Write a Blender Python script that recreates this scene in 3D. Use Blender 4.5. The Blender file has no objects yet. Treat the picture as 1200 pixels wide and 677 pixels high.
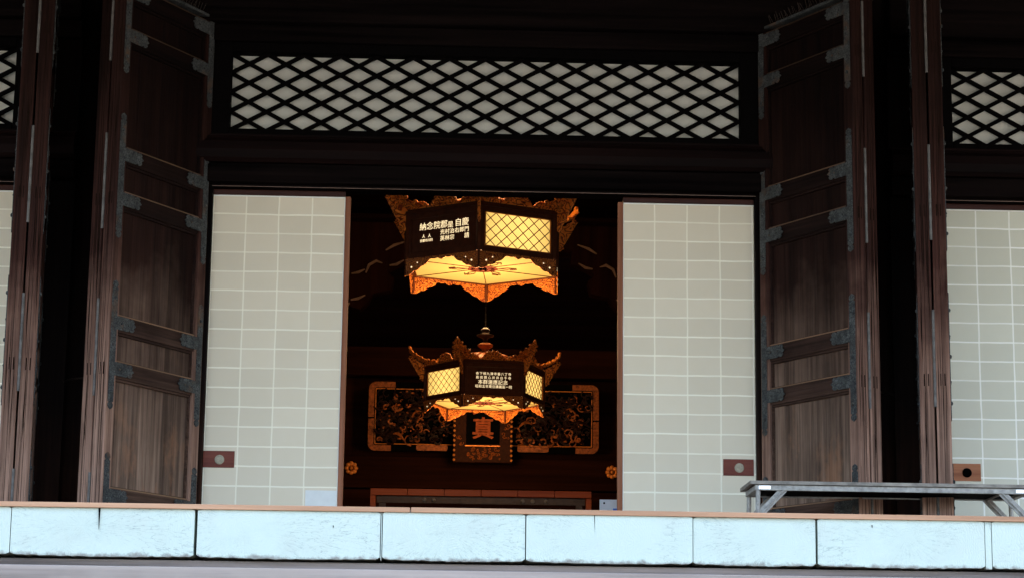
import bpy, bmesh, math, random
from mathutils import Vector, Matrix, Euler
R = math.radians
PI = math.pi
S = bpy.context.scene
COL = S.collection

# ------------------------------------------------------------------ camera
cam_data = bpy.data.cameras.new('camera')
cam = bpy.data.objects.new('camera', cam_data); COL.objects.link(cam)
cam_data.sensor_width = 36.0
cam_data.lens = 36.0 * 2540 / 1200
cam_data.clip_start = 0.1; cam_data.clip_end = 2000
cam.location = (0, -14, 0)
cam.matrix_world = (Matrix.Translation((0, -14, 0)) @ Matrix.Rotation(R(-1.822), 4, 'Z')
                    @ Matrix.Rotation(R(90 + 11.335), 4, 'X') @ Matrix.Rotation(R(0.703), 4, 'Z'))
S.camera = cam

# ------------------------------------------------------------------ world, sun, exposure
SUN_EL, SUN_AZ = 52, 35          # sun stands behind the hall, high: the whole front is in open shade
w = bpy.data.worlds.new('World'); S.world = w; w.use_nodes = True
nt = w.node_tree; nt.nodes.clear()
wo = nt.nodes.new('ShaderNodeOutputWorld'); wb = nt.nodes.new('ShaderNodeBackground')
sk = nt.nodes.new('ShaderNodeTexSky'); sk.sky_type = 'NISHITA'; sk.sun_disc = False
sk.sun_elevation = R(SUN_EL); sk.sun_rotation = R(SUN_AZ); sk.air_density = 1.0; sk.dust_density = 5.0
wb.inputs['Strength'].default_value = 0.13
nt.links.new(sk.outputs[0], wb.inputs[0]); nt.links.new(wb.outputs[0], wo.inputs[0])
sd = bpy.data.lights.new('sun', 'SUN'); sd.energy = 2.0; sd.angle = R(0.5); sd.color = (1, .95, .88)
so = bpy.data.objects.new('sun', sd); COL.objects.link(so)
dirv = Vector((math.sin(R(SUN_AZ)) * math.cos(R(SUN_EL)), math.cos(R(SUN_AZ)) * math.cos(R(SUN_EL)), math.sin(R(SUN_EL))))
so.rotation_euler = dirv.to_track_quat('Z', 'Y').to_euler(); so.location = (5, 20, 40)
S.view_settings.view_transform = 'Standard'; S.view_settings.look = 'None'
S.view_settings.exposure = 3.65; S.view_settings.gamma = 1; S.view_settings.use_curve_mapping = False
S.cycles.use_denoising = True
S.cycles.max_bounces = 8; S.cycles.diffuse_bounces = 5
S.cycles.sample_clamp_indirect = 4

LAMP = 0.62    # scale of the lanterns' light

# ------------------------------------------------------------------ materials
def newmat(name):
    m = bpy.data.materials.new(name); m.use_nodes = True
    n = m.node_tree.nodes; b = n['Principled BSDF']
    return m, m.node_tree, b

def N(nt, t, **k):
    n = nt.nodes.new(t)
    for a, v in k.items(): setattr(n, a, v)
    return n

def coords(nt, rnd=True):
    tc = N(nt, 'ShaderNodeTexCoord')
    if not rnd: return tc.outputs['Object']
    oi = N(nt, 'ShaderNodeObjectInfo')
    mu = N(nt, 'ShaderNodeMath', operation='MULTIPLY'); mu.inputs[1].default_value = 37.0
    nt.links.new(oi.outputs['Random'], mu.inputs[0])
    ad = N(nt, 'ShaderNodeVectorMath', operation='ADD')
    nt.links.new(tc.outputs['Object'], ad.inputs[0]); nt.links.new(mu.outputs[0], ad.inputs[1])
    return ad.outputs[0]

def mix(nt, fac, a, b):
    m = N(nt, 'ShaderNodeMix', data_type='RGBA')
    for s, v in ((m.inputs[0], fac), (m.inputs[6], a), (m.inputs[7], b)):
        if hasattr(v, 'is_linked'): nt.links.new(v, s)
        elif isinstance(v, (int, float)): s.default_value = v
        else: s.default_value = (*v, 1)
    return m.outputs[2]

def noise(nt, vec, scale, detail=4, rough=.6, sc=(1, 1, 1)):
    mp = N(nt, 'ShaderNodeMapping'); mp.inputs['Scale'].default_value = sc
    nt.links.new(vec, mp.inputs[0])
    n = N(nt, 'ShaderNodeTexNoise'); n.inputs['Scale'].default_value = scale
    n.inputs['Detail'].default_value = detail; n.inputs['Roughness'].default_value = rough
    nt.links.new(mp.outputs[0], n.inputs['Vector'])
    return n.outputs[0]

def ramp(nt, v, lo, hi):
    m = N(nt, 'ShaderNodeMapRange'); m.clamp = True
    m.inputs[1].default_value = lo; m.inputs[2].default_value = hi
    nt.links.new(v, m.inputs[0]); return m.outputs[0]

def math2(nt, op, a, b=None):
    m = N(nt, 'ShaderNodeMath', operation=op)
    for s, v in zip(m.inputs, (a, b)):
        if v is None: continue
        if hasattr(v, 'is_linked'): nt.links.new(v, s)
        else: s.default_value = v
    return m.outputs[0]

def bump(nt, b, h, strength=.3, dist=.01):
    n = N(nt, 'ShaderNodeBump'); n.inputs['Strength'].default_value = strength; n.inputs['Distance'].default_value = dist
    nt.links.new(h, n.inputs['Height']); nt.links.new(n.outputs[0], b.inputs['Normal'])

def wood(name, dark, light, axis='z', scale=30, rough=.65, bs=.35, stain=None, boards=0, worn_lit=None, spec=.15):
    m, nt, b = newmat(name)
    v = coords(nt)
    st = {'x': (.05, 1, 1), 'y': (1, .05, 1), 'z': (1, 1, .05)}[axis]
    g = noise(nt, v, scale, 8, .65, st)
    g2 = noise(nt, v, scale * 4, 3, .6, tuple(.3 * q if q < 1 else 1 for q in st))
    gr = math2(nt, 'ADD', math2(nt, 'MULTIPLY', g, .7), math2(nt, 'MULTIPLY', g2, .3))
    c = mix(nt, ramp(nt, gr, .38, .64), dark, light)
    big = noise(nt, v, 2.3, 4, .6)
    if boards:
        # every board of the panel has its own tone
        tc = N(nt, 'ShaderNodeTexCoord'); sx = N(nt, 'ShaderNodeSeparateXYZ'); nt.links.new(tc.outputs['Object'], sx.inputs[0])
        wob = math2(nt, 'FLOOR', math2(nt, 'MULTIPLY', math2(nt, 'ADD', sx.outputs[1], .8645), boards))
        zz = N(nt, 'ShaderNodeObjectInfo').outputs['Random']
        wn = N(nt, 'ShaderNodeTexWhiteNoise', noise_dimensions='2D')
        cb = N(nt, 'ShaderNodeCombineXYZ'); nt.links.new(wob, cb.inputs[0]); nt.links.new(zz, cb.inputs[1])
        nt.links.new(cb.outputs[0], wn.inputs['Vector'])
        tone = wn.outputs[0]
    if worn_lit:
        # bleached and rubbed lower down; darkening upward also paints in shade from the eave
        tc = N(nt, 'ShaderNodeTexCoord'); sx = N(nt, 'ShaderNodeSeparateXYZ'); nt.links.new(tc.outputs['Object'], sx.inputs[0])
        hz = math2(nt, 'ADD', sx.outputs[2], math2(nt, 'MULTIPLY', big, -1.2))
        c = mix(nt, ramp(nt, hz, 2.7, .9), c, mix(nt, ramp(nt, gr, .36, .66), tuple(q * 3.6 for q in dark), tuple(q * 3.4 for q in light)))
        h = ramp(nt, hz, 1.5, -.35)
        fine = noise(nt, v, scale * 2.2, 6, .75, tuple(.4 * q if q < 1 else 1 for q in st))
        wcol = mix(nt, ramp(nt, fine, .34, .66), tuple(q * .38 for q in worn_lit), tuple(q * 1.25 for q in worn_lit))
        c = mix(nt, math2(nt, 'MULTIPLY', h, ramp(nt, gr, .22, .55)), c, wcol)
    if boards:
        c = mix(nt, math2(nt, 'MULTIPLY', tone, .75), c, mix(nt, .62, c, (.0, .0, .0)))
        rub_and_highlight = math2(nt, 'MULTIPLY', ramp(nt, noise(nt, v, 3.2, 5, .7, (1, 1, .5)), .55, .68), ramp(nt, hz, 1.1, -.1))
        c = mix(nt, math2(nt, 'MULTIPLY', rub_and_highlight, .6), c, (.34, .16, .085))
    if stain:
        c = mix(nt, ramp(nt, big, .45, .7), c, stain)
    nt.links.new(c, b.inputs['Base Color'])
    b.inputs['Roughness'].default_value = rough; b.inputs['Specular IOR Level'].default_value = spec
    bump(nt, b, gr, bs, .012)
    return m

def plain(name, col, rough=.5, metal=0, var=.25, scale=20, bs=.15, spec=.3):
    m, nt, b = newmat(name); v = coords(nt)
    n = noise(nt, v, scale, 6, .6)
    nt.links.new(mix(nt, ramp(nt, n, .3, .7), tuple(q * (1 - var) for q in col), tuple(min(1, q * (1 + var)) for q in col)), b.inputs['Base Color'])
    b.inputs['Roughness'].default_value = rough; b.inputs['Metallic'].default_value = metal
    b.inputs['Specular IOR Level'].default_value = spec
    if bs: bump(nt, b, n, bs, .005)
    return m

def glow(name, col, strength, var=.15, hot=None):
    m, nt, b = newmat(name)
    v = coords(nt, False)
    n = noise(nt, v, 6, 4, .6)
    c = mix(nt, ramp(nt, n, .3, .7), tuple(q * (1 - var) for q in col), col)
    nt.links.new(c, b.inputs['Emission Color'])
    if hot:      # paper nearest the bulb glows brightest
        d = N(nt, 'ShaderNodeVectorMath', operation='LENGTH'); mp = N(nt, 'ShaderNodeMapping'); mp.inputs['Scale'].default_value = (1, 1, .35 if hot[0] > .3 else 1)
        mp.inputs['Location'].default_value = (0, 0, -.18 * .35 if hot[0] > .3 else 0)
        nt.links.new(v, mp.inputs[0]); nt.links.new(mp.outputs[0], d.inputs[0])
        k = math2(nt, 'SUBTRACT', 1.22, math2(nt, 'MULTIPLY', ramp(nt, d.outputs['Value'], *hot), .62))
        nt.links.new(math2(nt, 'MULTIPLY', k, strength), b.inputs['Emission Strength'])
    else: b.inputs['Emission Strength'].default_value = strength
    b.inputs['Base Color'].default_value = (*[q * .12 for q in col], 1); b.inputs['Roughness'].default_value = .8
    return m

def paper_mat(name, cell, seam, x0, z0, cw=.218, ch=.1285):
    m, nt, b = newmat(name)
    tc = N(nt, 'ShaderNodeTexCoord'); sx = N(nt, 'ShaderNodeSeparateXYZ'); nt.links.new(tc.outputs['Object'], sx.inputs[0])
    wv = math2(nt, 'MULTIPLY', math2(nt, 'SUBTRACT', noise(nt, tc.outputs['Object'], 3.5, 2), .5), .012)
    X = math2(nt, 'ADD', math2(nt, 'ADD', sx.outputs[0], 50 * cw - x0), wv)
    Z = math2(nt, 'ADD', math2(nt, 'ADD', sx.outputs[2], 50 * ch - z0), wv)
    fx = math2(nt, 'DIVIDE', X, cw); fz = math2(nt, 'DIVIDE', Z, ch)
    ix = math2(nt, 'FLOOR', fx); iz = math2(nt, 'FLOOR', fz)
    rx = math2(nt, 'ABSOLUTE', math2(nt, 'SUBTRACT', math2(nt, 'SUBTRACT', fx, ix), .5))
    rz = math2(nt, 'ABSOLUTE', math2(nt, 'SUBTRACT', math2(nt, 'SUBTRACT', fz, iz), .5))
    lx = ramp(nt, rx, .472, .484); lz = ramp(nt, rz, .452, .468)
    cb = N(nt, 'ShaderNodeCombineXYZ'); nt.links.new(ix, cb.inputs[0]); nt.links.new(iz, cb.inputs[1])
    wn = N(nt, 'ShaderNodeTexWhiteNoise', noise_dimensions='2D'); nt.links.new(cb.outputs[0], wn.inputs['Vector'])
    c = mix(nt, wn.outputs[0], tuple(q * .94 for q in cell), tuple(q * 1.03 for q in cell))
    mott = noise(nt, tc.outputs['Object'], 9, 5, .6)
    c = mix(nt, math2(nt, 'MULTIPLY', ramp(nt, mott, .35, .75), .2), c, tuple(q * p for q, p in zip(cell, (.92, .9, .84))))
    # each horizontal lap has its own strength
    wl = N(nt, 'ShaderNodeTexWhiteNoise', noise_dimensions='2D')
    cb2 = N(nt, 'ShaderNodeCombineXYZ'); nt.links.new(math2(nt, 'ROUND', fz), cb2.inputs[0]); nt.links.new(math2(nt, 'ROUND', math2(nt, 'MULTIPLY', fx, .5)), cb2.inputs[1])
    nt.links.new(cb2.outputs[0], wl.inputs['Vector'])
    lzz = math2(nt, 'MULTIPLY', lz, math2(nt, 'ADD', math2(nt, 'MULTIPLY', wl.outputs[0], .4), .6))
    c = mix(nt, lzz, c, seam)
    c = mix(nt, math2(nt, 'MULTIPLY', lx, .8), c, seam)
    nt.links.new(c, b.inputs['Base Color']); b.inputs['Roughness'].default_value = .9; b.inputs['Specular IOR Level'].default_value = .15
    bump(nt, b, math2(nt, 'ADD', math2(nt, 'MAXIMUM', lx, lz), math2(nt, 'MULTIPLY', mott, .7)), .25, .002)
    return m

M = {}
M['beam'] = wood('dark_beam_wood', (.003, .0015, .0014), (.011, .0042, .0036), 'x', 9, .6, .3, spec=.05)
M['black_beam'] = wood('blackened_beam_wood', (.0025, .002, .002), (.010, .0068, .0064), 'x', 9, .7, .3, spec=0)
M['post'] = wood('dark_post_wood', (.0022, .0014, .0013), (.006, .0036, .003), 'z', 9, .65, .3, spec=.03, worn_lit=(.07, .026, .013))
M['kamoi'] = wood('reddish_track_wood', (.025, .008, .005), (.06, .018, .012), 'x', 12, .5, .2)
M['stile'] = wood('screen_stile_wood', (.20, .075, .04), (.36, .15, .085), 'z', 14, .6, .2, spec=.05)
M['door'] = wood('door_frame_wood', (.007, .0034, .0028), (.026, .0105, .0078), 'z', 14, .75, .9, worn_lit=(.50, .30, .215), spec=.05)
M['rail'] = wood('door_rail_wood', (.0035, .002, .0017), (.010, .0048, .0038), 'y', 14, .75, .6, worn_lit=(.13, .075, .052), spec=.05)
M['panel'] = wood('door_board_wood', (.0042, .0021, .0018), (.014, .006, .0044), 'z', 14, .75, .8, boards=7.69, worn_lit=(.40, .265, .19), spec=.05)
M['lip'] = wood('pale_track_lip_wood', (.16, .10, .08), (.26, .18, .14), 'x', 12, .5, .2)
M['fiss'] = plain('dark_wood_cracks', (.012, .007, .005), .9, spec=0)
M['rub_and_highlight'] = wood('highlight_edge_wood', (.03, .017, .010), (.08, .045, .026), 'y', 14, .6, .2, worn_lit=(.30, .17, .09))
M['hinge'] = plain('hinge_steel', (.12, .11, .10), .55, .2, .4, spec=.15)
M['lattice'] = plain('black_lattice_wood', (.0025, .002, .002), .8, spec=.02)
M['iron'] = None
M['deck'] = wood('veranda_top_wood', (.38, .30, .22), (.55, .44, .33), 'y', 14, .7, .4)
M['strip'] = wood('edge_strip_wood', (.30, .155, .085), (.52, .29, .165), 'x', 10, .75, .5)
M['sill'] = wood('weathered_sill_wood', (.07, .055, .045), (.27, .215, .18), 'x', 11, .85, .8)
M['sill2'] = wood('pale_weathered_sill_wood', (.17, .135, .11), (.42, .34, .285), 'x', 7, .75, .4, stain=(.33, .27, .22))
M['plaster'] = plain('transom_paper', (.60, .595, .53), .9, var=.05, scale=4, spec=.1)
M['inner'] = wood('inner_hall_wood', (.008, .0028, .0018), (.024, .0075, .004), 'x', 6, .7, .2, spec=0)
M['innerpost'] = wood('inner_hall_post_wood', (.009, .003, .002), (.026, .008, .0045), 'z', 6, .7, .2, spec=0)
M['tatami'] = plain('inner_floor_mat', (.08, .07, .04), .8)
M['gold'] = plain('gilt_metal', (.60, .20, .036), .45, .35, .35, 30, .5)
M['dullgold'] = plain('dark_gilding', (.26, .075, .018), .45, .3, .6, 25, .5)
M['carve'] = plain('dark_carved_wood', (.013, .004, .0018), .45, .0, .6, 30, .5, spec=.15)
M['bronze'] = plain('dark_bronze', (.085, .023, .008), .5, .2, .3, 20, .2, spec=.2)
M['pale'] = plain('faded_white_paint', (.20, .12, .08), .85, 0, .35, 18, .1, spec=.05)
M['pullwood'] = wood('finger_pull_wood', (.11, .022, .014), (.22, .055, .03), 'x', 16, .45, .2)
M['pullwood2'] = wood('orange_pull_wood', (.26, .09, .04), (.42, .17, .08), 'x', 16, .5, .2)
M['pearl'] = plain('pale_pull_dish', (.36, .31, .22), .5, 0, .35, 60)
M['black'] = plain('black_hollow', (.002, .002, .002), .9, spec=0)
M['chest'] = wood('orange_chest_wood', (.16, .026, .005), (.28, .06, .012), 'x', 12, .45, .2)
M['steel'] = plain('grey_painted_steel', (.33, .31, .28), .55, .1, .35, 30, .1)
M['ttop'] = wood('laminate_table_top', (.16, .115, .09), (.24, .18, .14), 'x', 8, .5, .05)
M['tedge'] = plain('grey_table_edge', (.24, .21, .175), .6, 0, .4, 15, .05)
M['zinc'] = plain('bright_zinc', (.8, .8, .8), .3, .8, .1)
M['board'] = plain('white_notice_board', (.55, .57, .6), .5, 0, .05)
M['blue'] = plain('blue_print', (.05, .13, .45), .5)
M['gravel'] = plain('pale_gravel', (.095, .085, .07), .95, 0, .35, 60, .4)
M['newpaper'] = plain('fresh_paper_patch', (.76, .77, .74), .9, 0, .03, spec=.1)
M['stone'] = plain('granite_base', (.30, .29, .27), .85, 0, .2, 40, .3)
M['lamp_paper'] = glow('lit_lamp_paper', (1.0, .60, .15), .19 * LAMP, hot=(.56, .66))
M['lamp_floor'] = glow('lit_lamp_underside', (1.0, .57, .11), .165 * LAMP, hot=(.05, .62))
M['letters'] = glow('lit_cut_letters', (1.0, .76, .42), .19 * LAMP, .05)
M['redlacquer'] = plain('red_lacquer', (.12, .02, .01), .6)

def iron_mat():
    m, nt, b = newmat('blue_grey_iron'); v = coords(nt)
    vo = N(nt, 'ShaderNodeTexVoronoi', feature='DISTANCE_TO_EDGE'); vo.inputs['Scale'].default_value = 55
    nt.links.new(v, vo.inputs['Vector'])
    n = noise(nt, v, 14, 6, .7)
    c = mix(nt, ramp(nt, n, .35, .65), (.032, .033, .031), (.105, .11, .105))
    c = mix(nt, ramp(nt, vo.outputs[0], .0, .12), (.02, .023, .027), c)
    c = mix(nt, ramp(nt, noise(nt, v, 5, 3), .58, .72), c, (.11, .06, .035))
    nt.links.new(c, b.inputs['Base Color']); b.inputs['Metallic'].default_value = .15; b.inputs['Roughness'].default_value = .7; b.inputs['Specular IOR Level'].default_value = .2
    bump(nt, b, ramp(nt, vo.outputs[0], 0, .15), .5, .004)
    return m
M['iron'] = iron_mat()

def plank_mat():
    m, nt, b = newmat('white_painted_end_grain')
    tc = N(nt, 'ShaderNodeTexCoord'); sx = N(nt, 'ShaderNodeSeparateXYZ'); nt.links.new(tc.outputs['Object'], sx.inputs[0])
    oi = N(nt, 'ShaderNodeObjectInfo')
    cx = math2(nt, 'MULTIPLY', math2(nt, 'SUBTRACT', oi.outputs['Random'], .5), .35)
    X = math2(nt, 'SUBTRACT', sx.outputs[0], cx); Z = math2(nt, 'ADD', sx.outputs[2], .08)
    wv = noise(nt, tc.outputs['Object'], 12, 3)
    ang = math2(nt, 'ARCTAN2', Z, X); rad = math2(nt, 'SQRT', math2(nt, 'ADD', math2(nt, 'POWER', math2(nt, 'ABSOLUTE', X), 2), math2(nt, 'POWER', math2(nt, 'ABSOLUTE', Z), 2)))
    cb = N(nt, 'ShaderNodeCombineXYZ')
    nt.links.new(math2(nt, 'ADD', math2(nt, 'MULTIPLY', ang, 14), math2(nt, 'MULTIPLY', wv, .5)), cb.inputs[0])
    nt.links.new(math2(nt, 'MULTIPLY', rad, 9), cb.inputs[1])
    nt.links.new(math2(nt, 'MULTIPLY', oi.outputs['Random'], 50), cb.inputs[2])
    n = N(nt, 'ShaderNodeTexNoise'); n.inputs['Scale'].default_value = 1.6; n.inputs['Detail'].default_value = 3
    nt.links.new(cb.outputs[0], n.inputs['Vector'])
    crack = ramp(nt, math2(nt, 'ABSOLUTE', math2(nt, 'SUBTRACT', n.outputs[0], .5)), .018, .0)
    mask = ramp(nt, noise(nt, coords(nt), 4, 3), .44, .56)
    crack = math2(nt, 'MULTIPLY', crack, mask)
    rings = N(nt, 'ShaderNodeTexWave', wave_type='BANDS'); 
    cb2 = N(nt, 'ShaderNodeCombineXYZ'); nt.links.new(math2(nt, 'ADD', math2(nt, 'MULTIPLY', rad, 60), math2(nt, 'MULTIPLY', wv, 6)), cb2.inputs[0])
    nt.links.new(cb2.outputs[0], rings.inputs['Vector']); rings.inputs['Scale'].default_value = .5
    dirt = ramp(nt, noise(nt, coords(nt), 26, 5, .7), .62, .8)
    c = mix(nt, math2(nt, 'MULTIPLY', rings.outputs[1], .25), (.49, .545, .455), (.46, .515, .43))
    c = mix(nt, math2(nt, 'MULTIPLY', dirt, .35), c, (.30, .32, .29))
    low = ramp(nt, math2(nt, 'ADD', sx.outputs[2], math2(nt, 'MULTIPLY', noise(nt, coords(nt), 30, 4, .7), .05)), -.148, -.160)
    c = mix(nt, math2(nt, 'MULTIPLY', low, .8), c, (.16, .13, .11))      # paint worn off along the lower arris
    blot = ramp(nt, noise(nt, coords(nt), 5, 5, .65), .5, .75)
    c = mix(nt, math2(nt, 'MULTIPLY', blot, .35), c, (.42, .42, .36))
    c = mix(nt, math2(nt, 'MULTIPLY', crack, .55), c, (.16, .19, .19))
    nt.links.new(c, b.inputs['Base Color']); b.inputs['Roughness'].default_value = .85; b.inputs['Specular IOR Level'].default_value = .2
    bump(nt, b, math2(nt, 'SUBTRACT', math2(nt, 'MULTIPLY', rings.outputs[1], .3), crack), .3, .004)
    return m
M['plank'] = plank_mat()

def cutwork(name='gilt_cutwork', scale=26, dark=(.16, .022, .006), light=(.66, .22, .036)):
    m, nt, b = newmat(name); v = coords(nt)
    vo = N(nt, 'ShaderNodeTexVoronoi', feature='SMOOTH_F1'); vo.inputs['Scale'].default_value = scale
    nt.links.new(v, vo.inputs['Vector'])
    wv = math2(nt, 'SINE', math2(nt, 'MULTIPLY', vo.outputs['Distance'], 34))
    n = noise(nt, v, 20, 4)
    k = ramp(nt, math2(nt, 'ADD', wv, math2(nt, 'MULTIPLY', n, .8)), -.35, .25)
    c = mix(nt, k, dark, light)
    nt.links.new(c, b.inputs['Base Color']); b.inputs['Metallic'].default_value = .25; b.inputs['Roughness'].default_value = .5
    bump(nt, b, k, .7, .006)
    return m
M['gold2'] = cutwork()
M['crest'] = cutwork('bright_gilt_crest', 17, (.30, .045, .008), (.98, .34, .045))
M['pearl2'] = plain('white_edge_paper', (.82, .80, .72), .8, 0, .04)
M['mount'] = plain('worn_gilt_mount', (.21, .058, .012), .5, .25, .7, 35, .8)
M['carve2'] = plain('dark_red_frame', (.022, .006, .0025), .6, .0, .5, 30, .4, spec=.05)
M['dimgold'] = plain('dim_gilt_character', (.24, .055, .018), .6, .0, .4, spec=.05)
M['bronze2'] = plain('dark_strap_metal', (.035, .022, .016), .5, .3, .4)

# ------------------------------------------------------------------ mesh helpers
class MB:
    def __init__(s): s.v = []; s.f = []; s.smooth = False
    def add(s, vs, fs):
        o = len(s.v); s.v += [tuple(q) for q in vs]; s.f += [tuple(o + i for i in f) for f in fs]; return s
    def box(s, x0, x1, y0, y1, z0, z1, mt=None):
        vs = [Vector(p) for p in ((x0,y0,z0),(x1,y0,z0),(x1,y1,z0),(x0,y1,z0),(x0,y0,z1),(x1,y0,z1),(x1,y1,z1),(x0,y1,z1))]
        if mt: vs = [mt @ p for p in vs]
        return s.add(vs, [(0,3,2,1),(4,5,6,7),(0,1,5,4),(1,2,6,5),(2,3,7,6),(3,0,4,7)])
    def prism(s, poly, frame, d0, d1):
        """poly of (u, v) in the plane of frame (Matrix: u, v, depth axes)"""
        n = len(poly)
        vs = [frame @ Vector((u, v, d0)) for u, v in poly] + [frame @ Vector((u, v, d1)) for u, v in poly]
        fs = [tuple(range(n))[::-1], tuple(range(n, 2 * n))] + [(i, (i+1) % n, n + (i+1) % n, n + i) for i in range(n)]
        return s.add(vs, fs)
    def tube(s, pts, rad, n=6, caps=True, flat=1.0):
        pts = [Vector(p) for p in pts]; rings = []
        up = Vector((0, 0, 1))
        for i, p in enumerate(pts):
            t = (pts[min(i+1, len(pts)-1)] - pts[max(i-1, 0)]).normalized()
            a = t.cross(up)
            if a.length < .1: a = t.cross(Vector((0, 1, 0)))
            a.normalize(); b = t.cross(a).normalized()
            r = rad[i] if isinstance(rad, (list, tuple)) else rad
            rings.append([p + a * (math.cos(2*PI*k/n) * r * flat) + b * (math.sin(2*PI*k/n) * r) for k in range(n)])
        vs = [q for r_ in rings for q in r_]
        fs = [(i*n+k, i*n+(k+1) % n, (i+1)*n+(k+1) % n, (i+1)*n+k) for i in range(len(pts)-1) for k in range(n)]
        if caps: fs += [tuple(range(n))[::-1], tuple((len(pts)-1)*n + k for k in range(n))]
        return s.add(vs, fs)
    def lathe(s, prof, c=(0, 0, 0), n=24, mt=None):
        vs = []; c = Vector(c)
        for r, z in prof:
            for k in range(n):
                p = Vector((r*math.cos(2*PI*k/n), r*math.sin(2*PI*k/n), z))
                vs.append((mt @ p if mt else p) + c)
        m = len(prof)
        fs = [(i*n+k, i*n+(k+1) % n, (i+1)*n+(k+1) % n, (i+1)*n+k) for i in range(m-1) for k in range(n)]
        fs += [tuple(range(n))[::-1], tuple((m-1)*n+k for k in range(n))]
        return s.add(vs, fs)
    def ball(s, c, r, n=8, sq=(1, 1, 1)):
        prof = [(math.sin(PI*i/6)*r+1e-5, -math.cos(PI*i/6)*r) for i in range(7)]
        return s.lathe(prof, c, n, Matrix.Diagonal((*sq,)).to_3x3())
    def build(s, name, mat, parent=None, bevel=0, smooth=False, loc=None):
        me = bpy.data.meshes.new(name); me.from_pydata(s.v, [], s.f); me.update()
        bm = bmesh.new(); bm.from_mesh(me); bmesh.ops.recalc_face_normals(bm, faces=bm.faces); bm.to_mesh(me); bm.free()
        me.materials.append(M[mat] if isinstance(mat, str) else mat)
        o = bpy.data.objects.new(name, me); COL.objects.link(o)
        if parent: o.parent = parent
        if loc: o.location = loc
        if smooth:
            for p in me.polygons: p.use_smooth = True
        if bevel:
            md = o.modifiers.new('bevel', 'BEVEL'); md.width = bevel; md.segments = 2; md.limit_method = 'ANGLE'; md.angle_limit = R(50)
        return o

def tag(o, label=None, cat=None, group=None, kind=None):
    if label: o['label'] = label
    if cat: o['category'] = cat
    if group: o['group'] = group
    if kind: o['kind'] = kind
    return o

def thing(name, label, cat, loc=(0, 0, 0), rz=0, group=None):
    o = bpy.data.objects.new(name, None); COL.objects.link(o); o.empty_display_size = .2
    o.location = loc; o.rotation_euler = (0, 0, rz)
    return tag(o, label, cat, group)

def copy_tree(o, parent=None):
    c = o.copy(); COL.objects.link(c)
    if parent: c.parent = parent
    for ch in list(o.children): copy_tree(ch, c)
    return c

XZ = Matrix(((1,0,0,0),(0,0,-1,0),(0,1,0,0),(0,0,0,1)))      # u->x, v->z, depth d -> -y
def frame(origin, u, v):
    u = Vector(u).normalized(); v = Vector(v).normalized(); n = u.cross(v)
    m = Matrix((u, v, n)).transposed().to_4x4(); m.translation = Vector(origin); return m

def text_into(bm, s, size, x, z, fr, extrude=.002, bold=.012, sx=1.0):
    """one line of writing, left edge at x, baseline z, in the plane fr"""
    cu = bpy.data.curves.new('writing', 'FONT'); cu.body = s; cu.size = size; cu.offset = bold * size; cu.extrude = extrude
    o = bpy.data.objects.new('writing', cu); COL.objects.link(o)
    me = bpy.data.meshes.new_from_object(o.evaluated_get(bpy.context.evaluated_depsgraph_get()))
    me.transform(fr @ Matrix.Translation((x, z, 0)) @ Matrix.Diagonal((sx, 1, 1, 1)))
    bm.from_mesh(me)
    bpy.data.objects.remove(o); bpy.data.meshes.remove(me); bpy.data.curves.remove(cu)

def bm_obj(bm, name, mat, parent):
    me = bpy.data.meshes.new(name); bm.to_mesh(me); bm.free(); me.materials.append(M[mat])
    o = bpy.data.objects.new(name, me); COL.objects.link(o); o.parent = parent; return o

def spiral(c, fr, r0, turns, rad, n=14, start=0, hand=1):
    pts = []; rs = []
    for i in range(n):
        t = i / (n - 1); a = start + hand * turns * 2 * PI * t; r = r0 * (1 - .8 * t)
        pts.append(fr @ Vector((c[0] + r * math.cos(a), c[1] + r * math.sin(a), c[2] if len(c) > 2 else 0)))
        rs.append(rad * (1 - .4 * t) + 1e-4)
    return pts, rs

# ------------------------------------------------------------------ setting
CX = 0.257; PITCH = 4.833; FLOOR = .75
MB().box(-150, 150, -200, 100, -1.8, -1.6).build('ground', 'gravel')['kind'] = 'structure'
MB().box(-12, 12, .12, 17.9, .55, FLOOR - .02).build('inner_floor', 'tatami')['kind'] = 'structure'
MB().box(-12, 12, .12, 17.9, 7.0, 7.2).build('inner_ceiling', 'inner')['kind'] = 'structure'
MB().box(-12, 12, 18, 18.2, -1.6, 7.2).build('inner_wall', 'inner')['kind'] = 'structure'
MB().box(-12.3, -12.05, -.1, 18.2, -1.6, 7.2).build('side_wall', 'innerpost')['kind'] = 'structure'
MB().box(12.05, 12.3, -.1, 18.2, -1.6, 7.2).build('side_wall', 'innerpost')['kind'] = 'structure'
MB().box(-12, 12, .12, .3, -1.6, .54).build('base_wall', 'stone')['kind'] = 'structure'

# ------------------------------------------------------------------ the hall
hall = thing('temple_hall', 'dark timber temple hall front with round columns, heavy beams and diamond lattice transoms', 'temple', (CX, 0, 0))
cols = [(-2.5 + k) * PITCH + 0 for k in range(6)]
ci = 0
def column(x):
    c = MB().lathe([(.30, -1.3), (.30, 5.6)], (x, .05, 0), 32).build('column', 'post', hall, smooth=True)
    for p in c.data.polygons:
        if len(p.vertices) > 4: p.use_smooth = False
    MB().lathe([(.304, 2.128), (.306, 2.131), (.306, 2.137), (.304, 2.14)], (x, .05, 0), 32).build('band', 'bronze2', c)
    MB().lathe([(.5, -1.6), (.48, -1.32), (.42, -1.3)], (x, .05, 0), 32).build('base_stone', 'stone', c)
    # square jamb posts either side
    MB().box(x-.62, x-.285, -.03, .12, FLOOR, 5.3).build('jamb', 'post', c, .006)
    MB().box(x+.285, x+.62, -.03, .12, FLOOR, 5.3).build('jamb', 'post', c, .006)
for x in [(k - 2.5) * PITCH for k in range(1, 5)] : column(x)
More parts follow.
